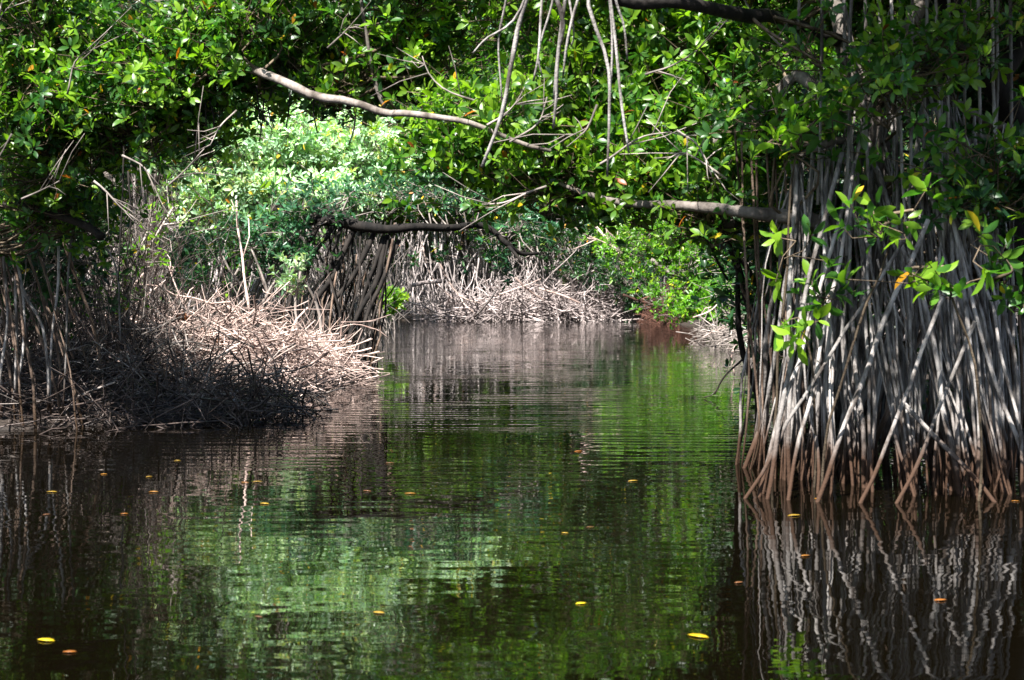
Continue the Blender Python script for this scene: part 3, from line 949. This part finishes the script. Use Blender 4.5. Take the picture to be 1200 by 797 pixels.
# far driftwood
brush('brush', 'tangle of grey bleached driftwood along the end of the creek', 'brush', mound(1.0, 38.1, 3.5, 1.2, .85), (-2.6, 4.5, 36.8, 39.5), 1100, (.5, 2.2), (.007, .026), M['stick_grey'], elev=.36)
brush('brush', 'rust-brown twigs heaped at the waterline in the far right corner', 'brush', mound(4.1, 36.2, .75, 1.0, .8), (3.0, 5, 35, 37.4), 650, (.4, 1.1), (.005, .012), M['rust'], elev=.6)
brush('brush', 'pale twigs caught low under the right bank shade', 'brush', mound(3.9, 24.5, .6, 3.2, .5), (3.1, 4.6, 21, 28), 260, (.3, 1.1), (.005, .012), M['twig_grey'], elev=.5)


# standing bare thicket, left bank
def thicket(label, box, n_, hh, material, r=(.003, .008), lean=.35):
    T = Tubes()
    for i in range(n_):
        x, y = random.uniform(box[0], box[1]), random.uniform(box[2], box[3])
        h = random.uniform(*hh)
        z0 = max(0, ground_z(x, y)) - .05
        stick(T, (x, y, z0 + h * .5), h, random.uniform(0, 6.28), math.pi / 2 - abs(random.gauss(0, lean)), random.uniform(*r), crook=.13, k=8, side=random.choice((1, 2, 3, 4)))
    o = T.build('undergrowth', material)
    tag(o, label, 'undergrowth', kind='stuff')


thicket('grey bare-twigged thicket standing behind the bleached stick heap', (-6.0, -3.9, 15.4, 19.0), 330, (.6, 2.2), M['twig_grey'])
thicket('dark bare-twigged thicket in the shade of the left bank', (-6.0, -3.2, 12.6, 15.5), 420, (.6, 2.3), M['stick_dark'])
thicket('brown leafless stems behind the dark arching trunk', (-4.2, -2.3, 20, 30), 300, (.8, 2.4), M['twig_grey'], r=(.004, .01))


def dead(label, pts, r0, r1, material, side=3, k=10, group='pale dead branches', name='dead_branch', cat='dead branch'):
    T = Tubes()
    p_ = smooth_path(pts, k, .02, random.random() * 80)
    c = p_[0].copy()
    T.add(p_, knobs(k, r0, r1), 6)
    for j in range(side):
        i = random.randint(2, k - 2)
        d = (p_[i + 1] - p_[i]).normalized()
        dd = (d + Vector((random.gauss(0, .5), random.gauss(0, .4), random.gauss(.2, .5)))).normalized()
        L = (p_[-1] - p_[0]).length * random.uniform(.2, .45)
        q = p_[i]
        e = q + dd * L + Vector((0, 0, random.gauss(0, .05)))
        T.add([q, (q + e) / 2 + Vector((random.gauss(0, .03), 0, random.gauss(0, .03))), e], [r0 * .5, r1 * .6], 5)
    o = T.build(name, material, None, c)
    tag(o, label, cat, group)


P_ = M['stick_pale']
dead('white branch standing up from the bleached heap, forked like a Y', [at(222, 366, 15.6), at(208, 340, 15.6), at(196, 308, 15.7)], .014, .006, P_, 3)
dead('slender pale pole leaning upright behind the bleached heap', [at(292, 366, 16.6), at(286, 320, 16.7), at(279, 268, 16.8), at(277, 235, 16.8)], .017, .008, P_, 2)
dead('dark curved branch bowed like a hook over the left end of the heap', [at(88, 404, 13.5), at(125, 405, 13.4), at(150, 390, 13.4), at(163, 360, 13.4), at(166, 335, 13.5)], .013, .011, M['stick_dark'], 1)
dead('sunlit white stick sloping up to the right across the heap crest', [at(262, 386, 15.6), at(300, 362, 15.6), at(340, 330, 15.8)], .011, .005, P_, 2)
dead('white stick slanting through the middle of the bleached heap', [at(300, 392, 15.0), at(320, 415, 14.8), at(328, 432, 14.7)], .010, .006, P_, 0)
dead('pale stick crossing the lower right of the bleached heap', [at(345, 385, 15.8), at(325, 412, 15.6), at(298, 430, 15.4)], .010, .006, P_, 1)
dead('thin tan branch arching out over the water from the heap tip', [at(385, 388, 17.6), at(415, 380, 17.6), at(440, 386, 17.6), at(454, 396, 17.6)], .008, .004, P_, 1)
dead('tan stick lying level at the foot of the dark arching trunk', [at(400, 378, 17.9), at(430, 376, 17.9), at(458, 368, 18)], .008, .004, P_, 1)
dead('pale crooked stick poking into the water below the heap tip', [at(395, 445, 16.3), at(405, 436, 16.3), at(430, 450, 16.2)], .009, .005, P_, 1)
dead('thin orange-brown stick slanting up at the left edge of the bank', [at(54, 478, 11.9), at(66, 455, 11.9), at(78, 436, 11.9)], .010, .006, bark_mat('orange_stick', (0.25, .11, .05), (.5, .26, .12)), 0)
dead('dull grey branch sunk in the water before the dark tangle', [at(190, 462, 12.2), at(240, 462, 12.3), at(290, 458, 12.6), at(330, 440, 13.2)], .012, .006, M['twig_grey'], 2)
dead('grey branch dipping into the water under the dark tangle', [at(222, 470, 12.4), at(226, 485, 12.2), at(224, 498, 12.0)], .010, .007, M['twig_grey'], 1)
dead('dark upright stem with a forked foot before the bleached heap', [at(206, 446, 13.0), at(190, 400, 13), at(174, 362, 13)], .010, .006, M['stick_dark'], 2)
dead('white ragged branch rising at the left end of the bleached heap', [at(141, 400, 14.2), at(140, 350, 14.3), at(138, 300, 14.5)], .011, .006, P_, 3)
dead('white stick projecting level before the far pale roots', [at(484, 334, 37), at(500, 331, 36.8), at(517, 329, 36.6)], .055, .06, M['stick_grey'], 0)
dead('long white stem sweeping down to the right before the far roots', [at(508, 285, 38), at(520, 320, 37.6), at(538, 345, 37.2), at(562, 356, 36.8)], .03, .018, P_, 1)
dead('second white sweeping stem just left of the longest one at the creek end', [at(494, 285, 38), at(506, 325, 37.6), at(530, 350, 37.2)], .025, .015, P_, 0)
dead('black leaning stick rising from the water at the creek end', [at(555, 372, 36.4), at(572, 354, 36.5), at(584, 336, 36.6)], .03, .018, M['stick_dark'], 0)
dead('white split branch sloping down in the middle of the far driftwood', [at(604, 325, 37), at(620, 340, 36.9), at(638, 352, 36.8)], .03, .02, P_, 1)
dead('white straight branch on top of the far driftwood, right of the middle', [at(632, 338, 36.8), at(655, 345, 36.7), at(680, 355, 36.6)], .035, .025, P_, 0)
dead('short white branch reaching up right over the far driftwood', [at(585, 345, 36.8), at(612, 336, 36.8), at(634, 327, 36.8)], .025, .012, P_, 1)
dead('fallen bare branches with the longest pale stem, before the yellow-green bushes', [at(748, 325, 31), at(725, 296, 31.2), at(704, 272, 31.4), at(684, 250, 31.6)], .05, .02, P_, 4)
dead('thin pale branch slanting down left of the yellow-green bushes', [at(744, 310, 31), at(720, 290, 31), at(682, 273, 31)], .03, .012, P_, 3)
dead('short pale stem rising beside the fallen bare branches', [at(740, 300, 31.2), at(722, 280, 31.3), at(702, 262, 31.4)], .03, .015, P_, 1)
dead('brown branch running down through the yellow-green bushes', [at(762, 305, 30), at(785, 318, 30), at(810, 330, 30)], .07, .04, M['twig_grey'], 1)
dead('low brown branch above the rusty twigs in the far right corner', [at(730, 346, 34), at(760, 356, 34), at(790, 368, 34)], .035, .03, M['rust'], 1)
dead('pale looping twig over the water under the right bank', [at(812, 372, 26), at(832, 364, 26), at(845, 352, 26)], .018, .01, P_, 1)
dead('white ragged twigs low at the right bank before the hanging roots', [at(824, 395, 24), at(842, 386, 24), at(872, 378, 24)], .014, .008, P_, 4)
dead('white broken stick curving by the water beneath the right bank', [at(862, 440, 17), at(858, 415, 17), at(866, 398, 17)], .010, .006, P_, 4)
dead('dark drooping branch hanging to the water under the right bank', [at(870, 420, 14), at(850, 440, 14), at(838, 462, 14)], .012, .008, M['stick_dark'], 1)
# the criss-cross of sticks on the heap that nothing tells apart
for i in range(26):
    px = random.uniform(215, 415)
    D = random.uniform(14.6, 16.4)
    top = 372 + (px - 215) * .15
    py = random.uniform(top, top + 50)
    a = random.uniform(-.9, .9)
    L = random.uniform(22, 60)
    p0 = at(px - math.cos(a) * L * .5, py + math.sin(a) * L * .5, D)
    p1 = at(px + math.cos(a) * L * .5, py - math.sin(a) * L * .5, D + random.uniform(-.3, .3))
    z = (f1(p0.x, p0.y) or f1b(p0.x, p0.y) or .2)
    dz = z - min(p0.z, p1.z) + .12
    p0.z += dz
    p1.z += dz
    dead('bare bleached stick lying loose on the sunlit stick heap', [p0, (p0 + p1) / 2 + Vector((0, 0, random.uniform(-.03, .05))), p1], random.uniform(.006, .011), .004, P_, random.choice((0, 1, 2)), group='loose bleached sticks on the heap')

# curled dead leaves caught on the heap
for i, (px, py, lab) in enumerate(((214, 374, 'crumpled brown leaf cluster highest on the left of the bleached heap'), (210, 387, 'orange-brown curled leaves just below the highest leaf cluster on the heap'),
                                   (224, 407, 'dull brown curled leaf lowest on the bleached heap'), (243, 395, 'dark brown leaf cluster in the middle of the bleached heap'), (255, 401, 'brown curled leaves at the right end of the leaf clusters on the heap'))):
    c = np.array(tuple(at(px, py, 14.6)))
    n_ = 9
    rng = np.random.default_rng(i)
    arr = leaves(c + rng.normal(size=(n_, 3)) * .02, rng.normal(size=(n_, 3)), rng.normal(size=(n_, 3)), rng.uniform(.07, .12, n_), rng.random(n_), True, 1.5)
    o = mk('dead_leaf_cluster', arr[0], arr[1], arr[2], M['brown_leaf'], None, tuple(c), tint=arr[3])
    tag(o, lab, 'dead leaves', 'curled dead leaves on the heap')

# ------------------------------------------------------------------ dark arching tree on the point
random.seed(31)
B = Vector((-2.35, 18.6, 0))
td = thing('mangrove_tree', 'dark-barked, shade-blackened mangrove with a long limb arching low over the creek', 'mangrove tree', B)
D1 = limb(td, B, [at(300, 285, 19.2), at(345, 262, 18.9), at(395, 260, 18.6), at(430, 266, 18.5), at(455, 269, 18.5), at(490, 266, 18.6), at(530, 264, 18.8), at(570, 266, 19), at(592, 285, 19), at(610, 297, 19.1), at(632, 298, 19.2)], .085, .02, M['bark_dark_shaded'], k=40, wob=.06, sides=8)
D2 = limb(td, B, [at(590, 284, 19), at(605, 300, 18.9), at(613, 312, 18.9)], .03, .012, M['bark_dark_shaded'], k=6)
D3 = limb(td, B, [at(425, 266, 18.6), at(400, 250, 19.0), at(375, 238, 19.5), at(340, 225, 20.2), at(300, 200, 21.0)], .05, .03, M['bark_dark_shaded'], k=14)
D4 = limb(td, B, [at(350, 263, 18.9), at(318, 235, 20.0), at(290, 190, 22.6), at(260, 90, 23.2), at(250, -60, 23.4)], .08, .05, M['bark_dark_shaded'], name='trunk', k=14)
for pts, r_ in (([(420, 262), (390, 320), (365, 360), (345, 410)], .05), ([(440, 265), (410, 330), (380, 370), (362, 415)], .045), ([(400, 258), (385, 320), (372, 400)], .03),
              ([(455, 275), (440, 330), (415, 380), (400, 425)], .045), ([(468, 280), (445, 335), (425, 385), (418, 430)], .04), ([(450, 278), (430, 340), (412, 390), (392, 430)], .035),
              ([(360, 262), (380, 310), (395, 350), (408, 425)], .025), ([(425, 262), (420, 330), (400, 400)], .022), ([(380, 255), (350, 300), (340, 345), (330, 400)], .04),
              ([(460, 280), (425, 350), (422, 440)], .02), ([(400, 255), (365, 300), (350, 350), (352, 400)], .045), ([(412, 262), (432, 330), (436, 400)], .015)):
    T = Tubes()
    pp = [at(x, y, 18.6 - .25 * j) for j, (x, y) in enumerate(pts)]
    T.add(smooth_path(pp, 12, .04, random.random() * 50), knobs(12, r_ * .8, r_ * .6, .15), 6)
    T.build('prop_root', M['bark_dark_shaded'], td, B)
for i in range(34):
    fx, fy = random.uniform(-2.9, -1.75), random.uniform(17.6, 19.4)
    rr = random.uniform(.007, .016)
    prop_root(td, B, (fx + random.uniform(-.2, .5), B.y, random.uniform(1.2, 1.95)), (fx, fy, 0), rr, rr, M['bark_dark_shaded' if random.random() < .5 else 'root_brown'], bow=random.uniform(.2, .7), fork=.3, wob=.08)
crown(td, B, [pxblob(510, 228, 100, 24, 19.2, .5, 30), pxblob(560, 300, 60, 14, 19.6, .2, 7), pxblob(345, 240, 45, 16, 18.3, .2, 13), pxblob(600, 262, 50, 24, 19.4, .5, 14), pxblob(420, 225, 60, 20, 19.5, .5, 12), pxblob(450, 30, 160, 120, 22, 1.2, 60)],
      [D1, D3, D4], M['leaf_teal'], M['twig_grey'], leaf=.10, ros=5, per=7, spread=.18, seed=77, gaps=-.3)

# ------------------------------------------------------------------ sunlit bush and neighbours
def shrub(name, label, cat, base, blobs, leafmat, stems=7, **kw):
    base = Vector(base)
    t = thing(name, label, cat, base)
    ls = []
    for i in range(stems):
        c, r, n_ = blobs[i % len(blobs)]
        c = Vector(c)
        e = c + Vector((random.uniform(-.5, .5) * r[0], random.uniform(-.5, .5) * r[1], random.uniform(-.3, .5) * r[2]))
        b_ = base + Vector((random.uniform(-.4, .4), random.uniform(-.3, .3), 0))
        mid = (b_ + e) / 2 + Vector((random.uniform(-.2, .2), random.uniform(-.2, .2), .1))
        ls.append(limb(t, base, [b_ - Vector((0, 0, .2)), mid, e], .03, .012, M['twig_grey'], name='stem', k=9, sides=5))
    crown(t, base, blobs, ls, leafmat, M['twig_grey'], **kw)
    return t


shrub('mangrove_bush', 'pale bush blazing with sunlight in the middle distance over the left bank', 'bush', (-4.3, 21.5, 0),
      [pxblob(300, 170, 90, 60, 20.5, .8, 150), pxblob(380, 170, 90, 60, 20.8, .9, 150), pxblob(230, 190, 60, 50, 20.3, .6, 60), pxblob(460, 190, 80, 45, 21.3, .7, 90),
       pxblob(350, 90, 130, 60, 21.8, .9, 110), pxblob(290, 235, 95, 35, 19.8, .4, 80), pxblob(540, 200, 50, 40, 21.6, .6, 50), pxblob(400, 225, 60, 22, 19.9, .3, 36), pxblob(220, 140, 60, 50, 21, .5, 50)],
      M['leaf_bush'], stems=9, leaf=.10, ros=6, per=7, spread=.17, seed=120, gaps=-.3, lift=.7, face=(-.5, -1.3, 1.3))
shrub('mangrove_bush', 'blue-green bush low behind the bleached heap, left of the dark arching trunk', 'bush', (-3.4, 18.4, 0),
      [pxblob(270, 300, 70, 40, 18.2, .5, 60), pxblob(320, 285, 50, 40, 18.4, .4, 40), pxblob(235, 330, 30, 22, 17.9, .3, 16)],
      M['leaf_teal'], stems=6, leaf=.09, ros=5, per=7, spread=.13, seed=121, lift=.8)
shrub('mangrove_sapling', 'small sunlit sapling with pale shiny leaves beside the dark arching trunk', 'sapling', (-2.45, 17.2, 0),
      [pxblob(347, 325, 12, 22, 17.0, .12, 8)], M['leaf_bush'], stems=3, leaf=.09, ros=4, per=7, spread=.09, seed=122, gaps=-9)
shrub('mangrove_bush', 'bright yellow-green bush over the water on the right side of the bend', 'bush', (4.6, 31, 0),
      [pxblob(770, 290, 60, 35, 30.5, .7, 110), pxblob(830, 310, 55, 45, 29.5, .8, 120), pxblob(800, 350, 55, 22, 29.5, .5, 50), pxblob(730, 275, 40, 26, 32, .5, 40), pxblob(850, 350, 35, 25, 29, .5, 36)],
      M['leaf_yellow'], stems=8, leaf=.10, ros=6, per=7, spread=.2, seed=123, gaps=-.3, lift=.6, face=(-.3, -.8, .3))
shrub('mangrove_bush', 'deep green bush at the water behind the fallen bare branches', 'bush', (2.9, 38.5, 0),
      [pxblob(690, 300, 45, 35, 38, .7, 70), pxblob(745, 330, 40, 26, 37, .5, 50), pxblob(640, 285, 40, 18, 38.5, .5, 30)],
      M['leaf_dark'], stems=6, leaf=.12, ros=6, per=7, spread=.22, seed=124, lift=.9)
shrub('mangrove_bush', 'thin yellow-leaved bush in front of the dark thicket on the left bank', 'bush', (-4.0, 14.2, 0),
      [pxblob(150, 290, 40, 60, 13.8, .3, 12), pxblob(190, 260, 40, 50, 14.2, .3, 12), pxblob(130, 350, 40, 26, 13.6, .3, 6)],
      M['leaf_yellow'], stems=6, leaf=.075, ros=3, per=4, spread=.16, seed=125, gaps=-9)
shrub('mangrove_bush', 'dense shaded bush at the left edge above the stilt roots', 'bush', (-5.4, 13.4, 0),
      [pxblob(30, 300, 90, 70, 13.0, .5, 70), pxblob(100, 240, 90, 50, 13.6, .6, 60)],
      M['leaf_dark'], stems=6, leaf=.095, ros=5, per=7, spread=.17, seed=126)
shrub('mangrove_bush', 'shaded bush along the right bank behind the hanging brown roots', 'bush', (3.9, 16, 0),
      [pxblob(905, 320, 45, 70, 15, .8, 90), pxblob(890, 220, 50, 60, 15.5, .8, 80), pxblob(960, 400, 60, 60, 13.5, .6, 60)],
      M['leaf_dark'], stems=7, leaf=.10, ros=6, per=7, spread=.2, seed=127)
shrub('fern_tuft', 'small bright green tuft of low leaves beside the far pale roots', 'fern', at(458, 385, 27) * 1.0,
      [pxblob(458, 352, 12, 12, 27, .2, 26)], M['leaf_yellow'], stems=3, leaf=.12, ros=4, per=6, spread=.1, seed=128, gaps=-9, hue=.2)

# small mangroves with dangling stems at the right shore
random.seed(8)
B = Vector((2.75, 12.2, 0))
td = thing('mangrove_tree', 'thin dark multi-stemmed mangrove at the right waterline, left of the big root cage', 'mangrove tree', B)
ls = []
for i in range(9):
    e = at(random.uniform(845, 930), random.uniform(230, 300), 12.2)
    f_ = B + Vector((random.uniform(-.6, .5), random.uniform(-.4, .6), -.3))
    ls.append(limb(td, B, [f_, (f_ + e) / 2 + Vector((random.uniform(-.12, .12), 0, 0)), e], .035, .022, M['bark_dark_shaded'], name='trunk', k=9, sides=6))
for i in range(34):
    fx, fy = random.uniform(2.0, 3.3), random.uniform(11.2, 12.8)
    rr = random.uniform(.006, .014)
    prop_root(td, B, (fx + random.uniform(-.3, .35), B.y, random.uniform(.8, 1.9)), (fx, fy, 0), rr, rr, M['bark_dark_shaded' if random.random() < .6 else 'root_brown'], bow=random.uniform(.2, .6), fork=.3, wob=.08)
crown(td, B, [pxblob(900, 250, 60, 40, 12.2, .5, 50), pxblob(860, 180, 50, 40, 12.4, .5, 40)], ls, M['leaf_dark'], M['twig'], leaf=.09, ros=5, per=7, spread=.17, seed=131)

# ------------------------------------------------------------------ the wood beyond, as one mass
rng = np.random.default_rng(4)
nL = 300000
x = rng.uniform(-30, 30, nL)
y = rng.uniform(49, 57, nL) + 0.02 * x * x
z = rng.uniform(.1, 24, nL)
P0 = np.stack([x, y, z], 1)
k_ = clumpy(P0, .8, 2.0) > -.6
P0 = P0[k_]
dd = rng.normal(size=P0.shape)
arr = leaves(P0, dd, rng.normal(size=P0.shape) + np.array([0, -.5, 1.2]), rng.uniform(.3, .62, len(P0)), np.clip(.4 + .22 * rng.normal(size=len(P0)), 0.02, .95), False, 1.2)
o = mk('forest', arr[0], arr[1], arr[2], M['leaf_near'], None, (0, 50, 0), tint=arr[3])
tag(o, 'dense mangrove wood closing the view beyond the creek', 'forest', kind='stuff')

# ------------------------------------------------------------------ floating leaves and flotsam
random.seed(3)
FL = [(54, 755, 'y', 1.1, 'bright yellow leaf afloat nearest the bottom left corner'), (82, 769, 'o', .9, 'orange leaf afloat just right of the bottom left yellow leaf'),
      (818, 750, 'y', 1.25, 'large bright yellow leaf afloat low in the middle of the open water'), (444, 722, 'y', .9, 'small yellow leaf afloat near the bottom, left of centre'),
      (742, 565, 'y', 1.3, 'yellow leaf afloat right of centre, left of the root cage'), (310, 592, 'y', 1.1, 'yellow leaf afloat level with the root cage foot, left of centre'),
      (481, 580, 'o', 1.3, 'orange leaf afloat just left of centre'), (430, 577, 'b', 1.1, 'brown leaf afloat beside the orange one left of centre'),
      (180, 578, 'o', 1.2, 'orange-brown leaf afloat off the left bank'), (61, 578, 'y', 1.2, 'dull yellow leaf afloat near the left edge'),
      (146, 604, 'o', .8, 'small orange leaf afloat below the left pair'), (122, 557, 'o', .8, 'tiny orange leaf afloat close under the left bank'),
      (175, 560, 'y', .8, 'tiny yellow leaf afloat close under the left bank'), (287, 567, 'o', 1.0, 'orange-yellow leaf afloat, left of a twin leaf'),
      (302, 566, 'y', 1.2, 'long yellow leaf afloat, right one of twin leaves'), (457, 544, 'b', 1.2, 'brown leaf afloat in the rippled middle water'),
      (208, 541, 'y', .9, 'yellow speck of a leaf afloat under the dark tangle'), (55, 605, 'b', .8, 'brown leaf afloat near the left edge, farther in'),
      (931, 606, 'y', 1.4, 'yellow leaf afloat at the foot of the root cage'), (944, 654, 'o', 1.0, 'orange leaf afloat on the root cage reflection'),
      (959, 586, 'o', .9, 'orange leaf afloat touching the root cage foot'), (1102, 707, 'o', 1.0, 'dull orange leaf afloat at the lower right'),
      (692, 620, 'b', .9, 'brown leaf afloat on the green reflection right of centre'),
      (678, 530, 'o', 1.2, 'faint orange leaf afloat on the rippled green water'), (662, 627, 'y', .7, 'tiny yellow leaf afloat on the green reflection'),
      (303, 727, 'b', .7, 'small brown leaf afloat at the lower left of centre'),
      (681, 711, 'y', .7, 'dull yellow leaf afloat left of the large bright one'), (866, 686, 'b', .7, 'small brown leaf afloat above the large bright one'),
      (1190, 589, 'o', .9, 'orange leaf afloat at the right edge by the roots')]
for px, py, c, s, lab in FL:
    D = CAM_H * FPX / (py - 322.0)
    q = at(px, py, D)
    yaw = random.uniform(-.5, .5) + (math.pi if random.random() < .5 else 0)
    V, F = TPL[True]
    sz = (.06 if 'bright' in lab else .05) * s
    Rz = np.array([[math.cos(yaw), -math.sin(yaw), 0], [math.sin(yaw), math.cos(yaw), 0], [0, 0, 1]])
    W = (V * np.array([1, 1.2, .5]) - np.array([.5, 0, 0])) @ Rz.T * sz
    W2 = W - np.array([0, 0, .0015])
    k = len(V)
    # upper and lower skin joined at the rim: a leaf with thickness
    fl, sz_ = [], []
    for f in F:
        fl += list(f)
        sz_.append(len(f))
        fl += [i + k for i in reversed(f)]
        sz_.append(len(f))
    rim = [0, 5, 6, 7, 4, 10, 9, 8]
    for i in range(8):
        a, b_ = rim[i], rim[(i + 1) % 8]
        fl += [a, b_, b_ + k, a + k]
        sz_.append(4)
    VV = np.concatenate([W, W2])
    o = mk('floating_leaf', VV, fl, sz_, M[{'y': 'float_yellow' if 'bright' in lab else 'float_dull', 'o': 'float_orange', 'b': 'float_brown'}[c]], None, (0, 0, 0), tint=np.full(len(sz_), random.random()))
    o.location = (q.x, q.y, .0035)
    tag(o, lab, 'floating leaf', 'fallen leaves afloat on the creek')

# white scrap of bark on the left shore
T = Tubes()
c = at(276, 478, 12.55)
for i in range(4):
    a = -.25 + i * .17
    T.add([c + Vector((-.09, -.01 * i, .01)), c + Vector((0, .01 * i, .02 + .02 * i)), c + Vector((.11 * math.cos(a), .02 * i, .02 + .14 * math.sin(a) * .6))], [.005, .012, .004], 6)
mw_ = bark_mat('white_bark_scrap', (.5, .52, .55), (.8, .82, .85))
tag(T.build('bark_scrap', mw_, None, tuple(c)), 'splintered bright white scrap of bark at the waterline below the dark tangle', 'bark scrap')
